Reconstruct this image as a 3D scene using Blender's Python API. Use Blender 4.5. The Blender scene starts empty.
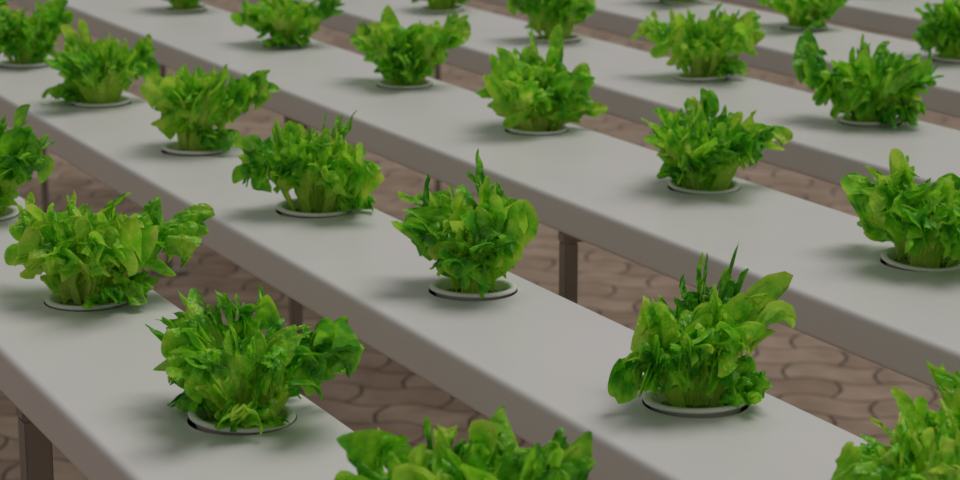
import bpy, bmesh, math, random
import numpy as np
from mathutils import Vector, Matrix

scene = bpy.context.scene
scene.view_settings.view_transform = 'Standard'
scene.view_settings.look = 'None'

# ------------------------------------------------------------------ layout
H_CAM = 0.40            # camera height above channel tops
Z_TOP = 0.85            # channel tops above the ground
F_PX = 2200.0
PITCH = math.atan(515.0 / F_PX)
PHI = math.atan(1130.0 * math.cos(PITCH) / F_PX)
CH_H = 0.032
HOLE_R = 0.0325

def across(u):
    return H_CAM * (u * math.cos(PHI) / math.cos(PITCH) - math.tan(PITCH) * math.sin(PHI))

def world(p, s, z):
    return Vector((p * math.cos(PHI) - s * math.sin(PHI), p * math.sin(PHI) + s * math.cos(PHI), z))

# ------------------------------------------------------------------ materials
def new_mat(name):
    m = bpy.data.materials.new(name)
    m.use_nodes = True
    nt = m.node_tree
    nt.nodes.clear()
    out = nt.nodes.new('ShaderNodeOutputMaterial')
    return m, nt, out

def mat_plastic(name, col, rough=0.45, var=0.04, bump=0.02):
    m, nt, out = new_mat(name)
    b = nt.nodes.new('ShaderNodeBsdfPrincipled')
    b.inputs['Roughness'].default_value = rough
    tc = nt.nodes.new('ShaderNodeTexCoord')
    n = nt.nodes.new('ShaderNodeTexNoise')
    n.inputs['Scale'].default_value = 9
    n.inputs['Detail'].default_value = 6
    nt.links.new(tc.outputs['Object'], n.inputs['Vector'])
    r = nt.nodes.new('ShaderNodeValToRGB')
    r.color_ramp.elements[0].position = 0.3
    r.color_ramp.elements[1].position = 0.7
    r.color_ramp.elements[0].color = [c * (1 - var) for c in col] + [1]
    r.color_ramp.elements[1].color = [min(1, c * (1 + var)) for c in col] + [1]
    nt.links.new(n.outputs['Fac'], r.inputs['Fac'])
    nt.links.new(r.outputs['Color'], b.inputs['Base Color'])
    nt.links.new(b.outputs['BSDF'], out.inputs['Surface'])
    return m

M_CH = mat_plastic('white_pvc', (0.81, 0.785, 0.775), 0.34, 0.02)
M_CUP = mat_plastic('cup_plastic', (0.98, 0.97, 0.91), 0.35, 0.01)
M_SPONGE = mat_plastic('grow_sponge', (0.16, 0.26, 0.06), 0.9, 0.3)
M_LEG = mat_plastic('galvanised_steel', (0.30, 0.26, 0.23), 0.6, 0.2)

def mat_leaf():
    m, nt, out = new_mat('lettuce_leaf')
    at = nt.nodes.new('ShaderNodeAttribute'); at.attribute_name = 'leafpos'
    sep = nt.nodes.new('ShaderNodeSeparateColor')
    nt.links.new(at.outputs['Color'], sep.inputs['Color'])
    ramp = nt.nodes.new('ShaderNodeValToRGB')
    e = ramp.color_ramp.elements
    e[0].position = 0.0; e[0].color = (0.76, 0.94, 0.22, 1)
    e[1].position = 1.0; e[1].color = (0.080, 0.48, 0.012, 1)
    x = e.new(0.36); x.color = (0.66, 0.95, 0.08, 1)
    x = e.new(0.68); x.color = (0.32, 0.84, 0.03, 1)
    tc = nt.nodes.new('ShaderNodeTexCoord')
    no = nt.nodes.new('ShaderNodeTexNoise'); no.inputs['Scale'].default_value = 75; no.inputs['Detail'].default_value = 3
    nt.links.new(tc.outputs['Object'], no.inputs['Vector'])
    ma = nt.nodes.new('ShaderNodeMath'); ma.operation = 'MULTIPLY_ADD'
    ma.inputs[1].default_value = 1.7; ma.inputs[2].default_value = -0.87
    nt.links.new(no.outputs['Fac'], ma.inputs[0])
    ad = nt.nodes.new('ShaderNodeMath'); ad.operation = 'ADD'; ad.use_clamp = True
    nt.links.new(sep.outputs['Red'], ad.inputs[0]); nt.links.new(ma.outputs[0], ad.inputs[1])
    nt.links.new(ad.outputs[0], ramp.inputs['Fac'])
    mix = nt.nodes.new('ShaderNodeMix'); mix.data_type = 'RGBA'
    mix.inputs[7].default_value = (0.74, 0.94, 0.22, 1)
    nt.links.new(sep.outputs['Green'], mix.inputs[0])
    nt.links.new(ramp.outputs['Color'], mix.inputs[6])
    no2 = nt.nodes.new('ShaderNodeTexNoise'); no2.inputs['Scale'].default_value = 200; no2.inputs['Detail'].default_value = 2
    nt.links.new(tc.outputs['Object'], no2.inputs['Vector'])
    bp = nt.nodes.new('ShaderNodeBump'); bp.inputs['Strength'].default_value = 0.9; bp.inputs['Distance'].default_value = 0.004
    nt.links.new(no2.outputs['Fac'], bp.inputs['Height'])
    b = nt.nodes.new('ShaderNodeBsdfPrincipled'); b.inputs['Roughness'].default_value = 0.30
    nt.links.new(bp.outputs['Normal'], b.inputs['Normal'])
    nt.links.new(mix.outputs[2], b.inputs['Base Color'])
    tr = nt.nodes.new('ShaderNodeBsdfTranslucent')
    hs = nt.nodes.new('ShaderNodeHueSaturation'); hs.inputs['Hue'].default_value = 0.490; hs.inputs['Value'].default_value = 1.08
    nt.links.new(mix.outputs[2], hs.inputs['Color'])
    nt.links.new(hs.outputs['Color'], tr.inputs['Color'])
    ms = nt.nodes.new('ShaderNodeMixShader'); ms.inputs[0].default_value = 0.42
    nt.links.new(b.outputs['BSDF'], ms.inputs[1]); nt.links.new(tr.outputs['BSDF'], ms.inputs[2])
    nt.links.new(ms.outputs[0], out.inputs['Surface'])
    return m
M_LEAF = mat_leaf()

def mat_paving():
    m, nt, out = new_mat('interlocking_paving')
    N = nt.nodes.new; L = nt.links.new
    tc = N('ShaderNodeTexCoord')
    mp = N('ShaderNodeMapping'); mp.inputs['Rotation'].default_value = (0, 0, math.radians(12))
    L(tc.outputs['Object'], mp.inputs['Vector'])
    sp = N('ShaderNodeSeparateXYZ'); L(mp.outputs[0], sp.inputs[0])
    def wave(src, per, amp):
        a = N('ShaderNodeMath'); a.operation = 'MULTIPLY'; a.inputs[1].default_value = 2 * math.pi / per; L(src, a.inputs[0])
        s = N('ShaderNodeMath'); s.operation = 'SINE'; L(a.outputs[0], s.inputs[0])
        k = N('ShaderNodeMath'); k.operation = 'MULTIPLY'; k.inputs[1].default_value = amp; L(s.outputs[0], k.inputs[0])
        return k.outputs[0]
    wx = wave(sp.outputs['Y'], 0.22, 0.015)
    wy = wave(sp.outputs['X'], 0.18, 0.015)
    ax = N('ShaderNodeMath'); ax.operation = 'ADD'; L(sp.outputs['X'], ax.inputs[0]); L(wx, ax.inputs[1])
    ay = N('ShaderNodeMath'); ay.operation = 'ADD'; L(sp.outputs['Y'], ay.inputs[0]); L(wy, ay.inputs[1])
    cb = N('ShaderNodeCombineXYZ'); L(ax.outputs[0], cb.inputs[0]); L(ay.outputs[0], cb.inputs[1])
    br = N('ShaderNodeTexBrick')
    br.inputs['Scale'].default_value = 1.0
    br.inputs['Brick Width'].default_value = 0.18
    br.inputs['Row Height'].default_value = 0.11
    br.inputs['Mortar Size'].default_value = 0.005
    br.inputs['Mortar Smooth'].default_value = 0.6
    br.inputs['Color1'].default_value = (0.34, 0.25, 0.18, 1)
    br.inputs['Color2'].default_value = (0.45, 0.345, 0.26, 1)
    br.inputs['Mortar'].default_value = (0.125, 0.088, 0.064, 1)
    L(cb.outputs[0], br.inputs['Vector'])
    no = N('ShaderNodeTexNoise'); no.inputs['Scale'].default_value = 12; no.inputs['Detail'].default_value = 8
    L(tc.outputs['Object'], no.inputs['Vector'])
    rp = N('ShaderNodeValToRGB'); rp.color_ramp.elements[0].position = .3; rp.color_ramp.elements[1].position = .75
    rp.color_ramp.elements[0].color = (.7, .66, .62, 1); rp.color_ramp.elements[1].color = (1.1, 1.1, 1.1, 1)
    L(no.outputs['Fac'], rp.inputs['Fac'])
    mx = N('ShaderNodeMix'); mx.data_type = 'RGBA'; mx.blend_type = 'MULTIPLY'; mx.inputs[0].default_value = 1
    L(br.outputs['Color'], mx.inputs[6]); L(rp.outputs['Color'], mx.inputs[7])
    bp = N('ShaderNodeBump'); bp.invert = True; bp.inputs['Strength'].default_value = .5; bp.inputs['Distance'].default_value = .01
    L(br.outputs['Fac'], bp.inputs['Height'])
    b = N('ShaderNodeBsdfPrincipled'); b.inputs['Roughness'].default_value = .85
    L(mx.outputs[2], b.inputs['Base Color']); L(bp.outputs[0], b.inputs['Normal'])
    L(b.outputs[0], out.inputs['Surface'])
    return m

# ------------------------------------------------------------------ ground
me = bpy.data.meshes.new('ground')
bm = bmesh.new()
bmesh.ops.create_grid(bm, x_segments=4, y_segments=4, size=30)
bm.to_mesh(me); bm.free()
me.materials.append(mat_paving())
g = bpy.data.objects.new('ground', me); scene.collection.objects.link(g)

# ------------------------------------------------------------------ lettuce
def smooth(t):
    t = np.clip(t, 0, 1); return t * t * (3 - 2 * t)

def lettuce_mesh(seed, n_leaves=8, size=1.0, spread=1.0, n_basal=1, fr=1.0):
    rng = np.random.RandomState(seed)
    V, Fc, C = [], [], []
    base = 0
    NU, NV = 341, 28
    uu, tt0 = np.meshgrid(np.linspace(-1, 1, NU), np.linspace(0, 1, NV))
    tt0 = tt0 ** .62
    def rs(a, b): return rng.uniform(a, b)
    for i in range(-n_basal, n_leaves):
        basal = i < 0
        k = 0.0 if basal else i / (n_leaves - 1.0)
        az = (i * 2.1 + 1.0 if basal else i * 2.39996) + rs(-.3, .3)
        L = size * (0.084 - 0.026 * k) * rs(.82, 1.12)
        if basal: L = size * rs(.038, .050)
        T0 = .14 if basal else rs(.22, .32)
        phm = math.radians(rs(60, 84))
        xs = rs(.55, .80)
        a0 = math.radians(24 * (1 - k) + rs(-3, 6)) * spread
        a1 = math.radians((60 - 44 * k) + rs(-20, 14)) * spread
        if basal: a0 = math.radians(rs(26, 36)); a1 = math.radians(rs(55, 80))
        r0 = 0.012 * (1 - k) + 0.001
        wp = size * .0105 * (1 - .35 * k)
        s = np.clip((tt0 - T0) / (1 - T0), 0, 1)
        uw = uu + .07 * np.sin(5 * uu + rs(0, 6)) + .035 * np.sin(11 * uu + rs(0, 6))
        phi = uu * phm
        f1 = rs(4.5, 6.5); p1 = rs(0, 3.14)
        f2 = rs(14, 19); p2 = rs(0, 3.14)
        f3 = rs(40, 52); p3 = rs(0, 3.14)
        notch = (1 - np.abs(np.sin(f1 * uw + p1))) ** 1.3
        notch2 = (1 - np.abs(np.sin(f2 * uw + p2))) ** 1.1
        tooth = (1 - np.abs(np.sin(f3 * uw + p3)))
        rmul = 1.12 * (1 - .25 * np.abs(uu) ** 2) * (1 - .30 * notch * s ** 1.8 - .28 * notch2 * s ** 3 - .30 * tooth * s ** 5)
        r = (1 - T0) * L * rmul
        x = uu * wp * (1 - s) + xs * r * s ** 1.15 * np.sin(phi)
        y = T0 * L * np.minimum(tt0 / T0, 1) + r * s * np.cos(phi * (.35 + .65 * s))
        z = np.zeros_like(x); tg = np.zeros_like(x); rd = np.zeros_like(x)
        for f, a, e, ct in ((rs(6, 8), .0050, 1.2, .2), (rs(14, 18), .0056, 1.9, .35), (rs(31, 40), .0060, 2.6, .45), (rs(62, 76), .0048, 3.8, .4), (rs(110, 130), .0024, 5, .3)):
            p = rs(0, 6.28); q = rs(-1.5, 1.5)
            ar = f * uw + p + q * s
            amp = fr * a * s ** e * (1 + .4 * np.sin(rs(2, 5) * uu + rs(0, 6)))
            z += amp * np.sin(ar)
            tg += amp * ct * np.sin(2 * ar + .4)
            rd += amp * .7 * np.cos(ar + rs(0, 6))
        if basal: z *= .75
        z *= size
        x += size * (tg * np.cos(phi) + rd * np.sin(phi))
        y += size * (-tg * np.sin(phi) + rd * np.cos(phi))
        curl = rs(-.014, .008) * size
        z += curl * s ** 3.5
        z += L * rs(.05, .35) * uu ** 2 * s
        z += size * .0020 * s ** .4 * np.sin(24 * uu + 4 * np.sin(7 * s)) * np.sin(26 * s + 3 * np.sin(8 * uu))
        pleat = np.cos(uu * 21)
        z += size * .0012 * pleat * smooth(tt0 * 3)
        rib = np.exp(-(uu * (.25 + s) / .14) ** 2)
        z -= size * .0024 * rib * (1 - .8 * s)
        yy = np.clip(y / L, 0, 1.28)
        ts = np.linspace(0, 1.3, 66)
        bend = rs(-.45, .45)
        th = a0 + (a1 - a0) * ts ** 1.3
        dr = np.sin(th); dz = np.cos(th)
        R = np.concatenate([[0], np.cumsum((dr[1:] + dr[:-1]) / 2 * (ts[1] - ts[0]))]) * L
        Z = np.concatenate([[0], np.cumsum((dz[1:] + dz[:-1]) / 2 * (ts[1] - ts[0]))]) * L
        rr = np.interp(yy, ts, R); zz = np.interp(yy, ts, Z); tt = np.interp(yy, ts, th)
        tw = rs(-.7, .7) * yy
        xr = x * np.cos(tw) - z * np.sin(tw); zr = x * np.sin(tw) + z * np.cos(tw)
        rad = r0 + rr - np.cos(tt) * zr
        hgt = -0.006 + zz + np.sin(tt) * zr
        tan = xr + bend * L * .5 * yy ** 2
        ca, sa = math.cos(az), math.sin(az)
        P = np.stack([rad * ca - tan * sa, rad * sa + tan * ca, hgt], -1).reshape(-1, 3)
        V.append(P)
        col = np.clip(tt0 * 1.05 - .18 * k + rs(-.18, .15) - .35 * s ** 9, 0, 1)
        vein = np.clip(rib * (1 - tt0 * .8) + .45 * (pleat > .75) * (1 - tt0), 0, 1) * .85
        C.append(np.stack([col, vein, np.full_like(col, k), np.ones_like(col)], -1).reshape(-1, 4))
        idx = np.arange(NU * NV).reshape(NV, NU) + base
        q = np.stack([idx[:-1, :-1], idx[:-1, 1:], idx[1:, 1:], idx[1:, :-1]], -1).reshape(-1, 4)
        Fc.append(q)
        base += NU * NV
    V = np.concatenate(V); Fc = np.concatenate(Fc); C = np.concatenate(C)
    rad = np.hypot(V[:, 0], V[:, 1])
    low = (rad > .022) & (V[:, 2] < .0045)
    V[low, 2] = .0045 + .15 * np.abs(V[low, 2] - .0045)
    me = bpy.data.meshes.new('lettuce_leaves')
    me.from_pydata(V.tolist(), [], Fc.tolist())
    at = me.color_attributes.new('leafpos', 'FLOAT_COLOR', 'POINT')
    at.data.foreach_set('color', C.astype(np.float32).ravel())
    me.polygons.foreach_set('use_smooth', [True] * len(me.polygons))
    me.materials.append(M_LEAF)
    me.update()
    return me

def cup_mesh():
    bm = bmesh.new()
    prof = [(0.0175, -0.0270), (0.0262, -0.002), (0.0268, 0.0014), (0.0278, 0.0026), (0.0300, 0.0029),
            (0.0314, 0.0026), (0.0320, 0.0016), (0.0316, 0.0002), (0.0284, -0.0010), (0.0274, -0.004), (0.0190, -0.0285), (0.0, -0.0285)]
    n = 48
    rings = []
    for r, z in prof:
        if r == 0:
            rings.append([bm.verts.new((0, 0, z))]); continue
        rings.append([bm.verts.new((r * math.cos(2 * math.pi * i / n), r * math.sin(2 * math.pi * i / n), z)) for i in range(n)])
    for a, b in zip(rings[:-1], rings[1:]):
        for i in range(n):
            j = (i + 1) % n
            if len(b) == 1:
                bm.faces.new((a[i], a[j], b[0]))
            else:
                bm.faces.new((a[i], a[j], b[j], b[i]))
    plug = []
    for r, z in [(0.0205, -0.016), (0.0242, -0.005), (0.018, -0.0025), (0.007, -0.001)]:
        plug.append([bm.verts.new((r * math.cos(2 * math.pi * i / n), r * math.sin(2 * math.pi * i / n), z + .0007 * math.sin(i * 2.7))) for i in range(n)])
    sf = []
    for a, b in zip(plug[:-1], plug[1:]):
        for i in range(n):
            j = (i + 1) % n
            sf.append(bm.faces.new((a[i], a[j], b[j], b[i])))
    sf.append(bm.faces.new(plug[-1]))
    for f in sf: f.material_index = 1
    for f in bm.faces: f.smooth = True
    bmesh.ops.recalc_face_normals(bm, faces=bm.faces[:])
    me = bpy.data.meshes.new('net_cup')
    bm.to_mesh(me); bm.free()
    me.materials.append(M_CUP); me.materials.append(M_SPONGE)
    return me
CUP = cup_mesh()

rnd = random.Random(33)
VARIANTS = [lettuce_mesh(900 + i, n_leaves=[8, 9, 8, 9][i % 4], spread=[1, .9, 1.05, .95][i % 4],
                         n_basal=[1, 0, 2, 1, 1][i % 5], fr=[1.1, 1.25, 1.0, 1.2, 1.15][i % 5]) for i in range(14)]

def place_lettuce(p, s, idx, sxy=1.0, sz=1.0):
    e = bpy.data.objects.new('lettuce_plant', None)
    e.empty_display_size = .03
    e.location = world(p, s, Z_TOP)
    scene.collection.objects.link(e)
    c = bpy.data.objects.new('net_cup', CUP); scene.collection.objects.link(c); c.parent = e
    c.rotation_euler = (rnd.uniform(-.06, .06), rnd.uniform(-.06, .06), 0)
    c.location.z = .0010
    l = bpy.data.objects.new('leaves', VARIANTS[idx % len(VARIANTS)]); scene.collection.objects.link(l); l.parent = e
    l.rotation_euler = (rnd.uniform(-.05, .05), rnd.uniform(-.05, .05), rnd.uniform(0, 6.28))
    l.scale = (sxy, sxy, sz)

# ------------------------------------------------------------------ channels
def channel(u_lo, u_hi, u_hole, stations, s0=-0.6, s1=6.0):
    p_lo, p_hi, p_h = across(u_lo), across(u_hi), across(u_hole)
    def prof(inset):
        a, b = p_lo - p_h + inset, p_hi - p_h - inset
        t, bt = -inset, -CH_H + inset
        r = max(.005 - inset, .002)
        pts = []
        for (cx, cz, a0) in [(b - r, t - r, 0), (a + r, t - r, 90), (a + r, bt + r, 180), (b - r, bt + r, 270)]:
            for k in range(9):
                an = math.radians(a0 + k * 90 / 8)
                pts.append((cx + r * math.cos(an), cz + r * math.sin(an)))
        return pts
    bm = bmesh.new()
    def tube(pts, y0, y1):
        A = [bm.verts.new((x, y0, z)) for x, z in pts]
        B = [bm.verts.new((x, y1, z)) for x, z in pts]
        n = len(pts)
        fs = [bm.faces.new((A[i], A[(i + 1) % n], B[(i + 1) % n], B[i])) for i in range(n)]
        fs.append(bm.faces.new(A[::-1])); fs.append(bm.faces.new(B))
        return fs
    f1 = tube(prof(0), s0, s1)
    bmesh.ops.recalc_face_normals(bm, faces=f1)
    f2 = tube(prof(.0025), s0 + .003, s1 - .003)
    bmesh.ops.recalc_face_normals(bm, faces=f2)
    bmesh.ops.reverse_faces(bm, faces=f2)
    me = bpy.data.meshes.new('hydroponic_channel')
    bm.to_mesh(me); bm.free()
    me.materials.append(M_CH)
    ob = bpy.data.objects.new('hydroponic_channel', me)
    scene.collection.objects.link(ob)
    bm = bmesh.new()
    for s in stations:
        bmesh.ops.create_cone(bm, cap_ends=True, segments=56, radius1=HOLE_R, radius2=HOLE_R, depth=.02,
                              matrix=Matrix.Translation((0, s, 0)))
    cm = bpy.data.meshes.new('cut'); bm.to_mesh(cm); bm.free()
    co = bpy.data.objects.new('cut', cm); scene.collection.objects.link(co)
    md = ob.modifiers.new('holes', 'BOOLEAN'); md.object = co; md.operation = 'DIFFERENCE'; md.solver = 'EXACT'
    dg = bpy.context.evaluated_depsgraph_get(); dg.update()
    nm = bpy.data.meshes.new_from_object(ob.evaluated_get(dg))
    ob.modifiers.clear(); ob.data = nm; nm.name = 'hydroponic_channel'
    bpy.data.objects.remove(co)
    ob.location = world(p_h, 0, Z_TOP)
    ob.rotation_euler = (0, 0, PHI)
    return p_lo, p_hi, p_h

def stand(p_lo, p_hi, s, t=.012):
    """T stand: post under the aisle-side edge, cross bar, foot plate"""
    zt = Z_TOP - CH_H
    bm = bmesh.new()
    def box(cx, cy, cz, sx, sy, sz):
        bmesh.ops.create_cube(bm, size=1, matrix=Matrix.Translation((cx, cy, cz)) @ Matrix.Diagonal((sx, sy, sz, 1)))
    w = p_hi - p_lo
    x = -w / 2 + t / 2 + .006
    box(x, 0, (zt - .01) / 2, t, t, zt - .01)
    box(x, 0, .004, .07, .07, .008)
    box(0, 0, zt - .005, w - .01, t, .010)
    bmesh.ops.bevel(bm, geom=bm.edges[:], offset=.0012, segments=2, affect='EDGES')
    me = bpy.data.meshes.new('support_stand'); bm.to_mesh(me); bm.free()
    me.materials.append(M_LEG)
    o = bpy.data.objects.new('support_stand', me); scene.collection.objects.link(o)
    o.location = world((p_lo + p_hi) / 2, s, 0); o.rotation_euler = (0, 0, PHI)

D = (1.02, 1.08)
rows = [
    (1.04, 1.43, 1.287, [.56, (.893, 1.0, 1.12), (1.177, 1.03, 1.02), (1.485, 1.10, 1.08), 1.798, 2.12, 2.44, 2.76], [-.2, 1.364, 3.4, 5.4], .018),
    (1.755, 2.13, 1.988, [.53, (.838, .98, .98), (1.084, .90, 1.08), (1.388, .98, 1.12), (1.691, 1.0, 1.15), (1.993, .92, 1.15), (2.297, 1.05, 1.1), 2.604, 2.91, 3.22, 3.53], [.3, 4.3, 5.4], .012),
    (2.56, 3.075, 2.93, [.98, (1.311, 1.15, 1.10), (1.624, 1.12, 1.06), (1.941, 1.08, 1.12), (2.261, 1.10, 1.08), (2.621, 1.05, 1.05), 3.02, 3.39, 3.75], [.5, 1.648, 2.30, 4.8], .013),
    (3.47, 3.98, 3.83, [1.2, 1.5, (1.827, 1.10, 1.22), (2.153, 1.08, 1.18), (2.507, 1.05, 1.1), 2.854, 3.22, 3.58, 3.9], [.6, 4.6], .012),
    (4.40, 4.95, 4.80, [1.5, 1.8, (2.133, 1.15, 1.2), (2.46, 1.05, 1.1), 2.78, 3.11, 3.45, 3.8], [.6, 4.8], .012),
    (5.35, 5.90, 5.75, [1.8, 2.1, 2.4, 2.72, 3.05, 3.4, 3.75], [.6, 4.8], .012),
    (6.30, 6.85, 6.70, [2.0, 2.35, 2.7, 3.05, 3.4, 3.75], [.6, 4.8], .012),
]
k = 0
for (ul, uh, u0, st, lg, lt) in rows:
    st = [v if isinstance(v, tuple) else (v,) + D for v in st]
    pl, ph, p0 = channel(ul, uh, u0, [v[0] for v in st])
    for s, a, b in st:
        place_lettuce(p0, s, k, a, b); k += 1
    for s in lg:
        stand(pl, ph, s, lt)

# ------------------------------------------------------------------ light
w = bpy.data.worlds.new('World'); scene.world = w; w.use_nodes = True
bg = w.node_tree.nodes['Background']
bg.inputs['Color'].default_value = (1.0, .975, .96, 1)
bg.inputs['Strength'].default_value = .19
sd = bpy.data.lights.new('sun', 'SUN'); sd.energy = 1.28; sd.angle = math.radians(36); sd.color = (1, .975, .955)
so = bpy.data.objects.new('sun', sd); scene.collection.objects.link(so)
d = Vector((-.36, -.30, -.95))   # travel direction
so.rotation_euler = d.to_track_quat('-Z', 'Y').to_euler()
so.location = (2, 3, 4)

# ------------------------------------------------------------------ camera
cd = bpy.data.cameras.new('camera'); cam = bpy.data.objects.new('camera', cd); scene.collection.objects.link(cam)
cd.sensor_width = 36; cd.lens = 36 * F_PX / 960
cam.location = (0, 0, Z_TOP + H_CAM)
cam.rotation_euler = (math.pi / 2 - PITCH, 0, 0)
cd.clip_start = .05
cd.dof.use_dof = True; cd.dof.focus_distance = 1.42; cd.dof.aperture_fstop = 17
scene.camera = cam
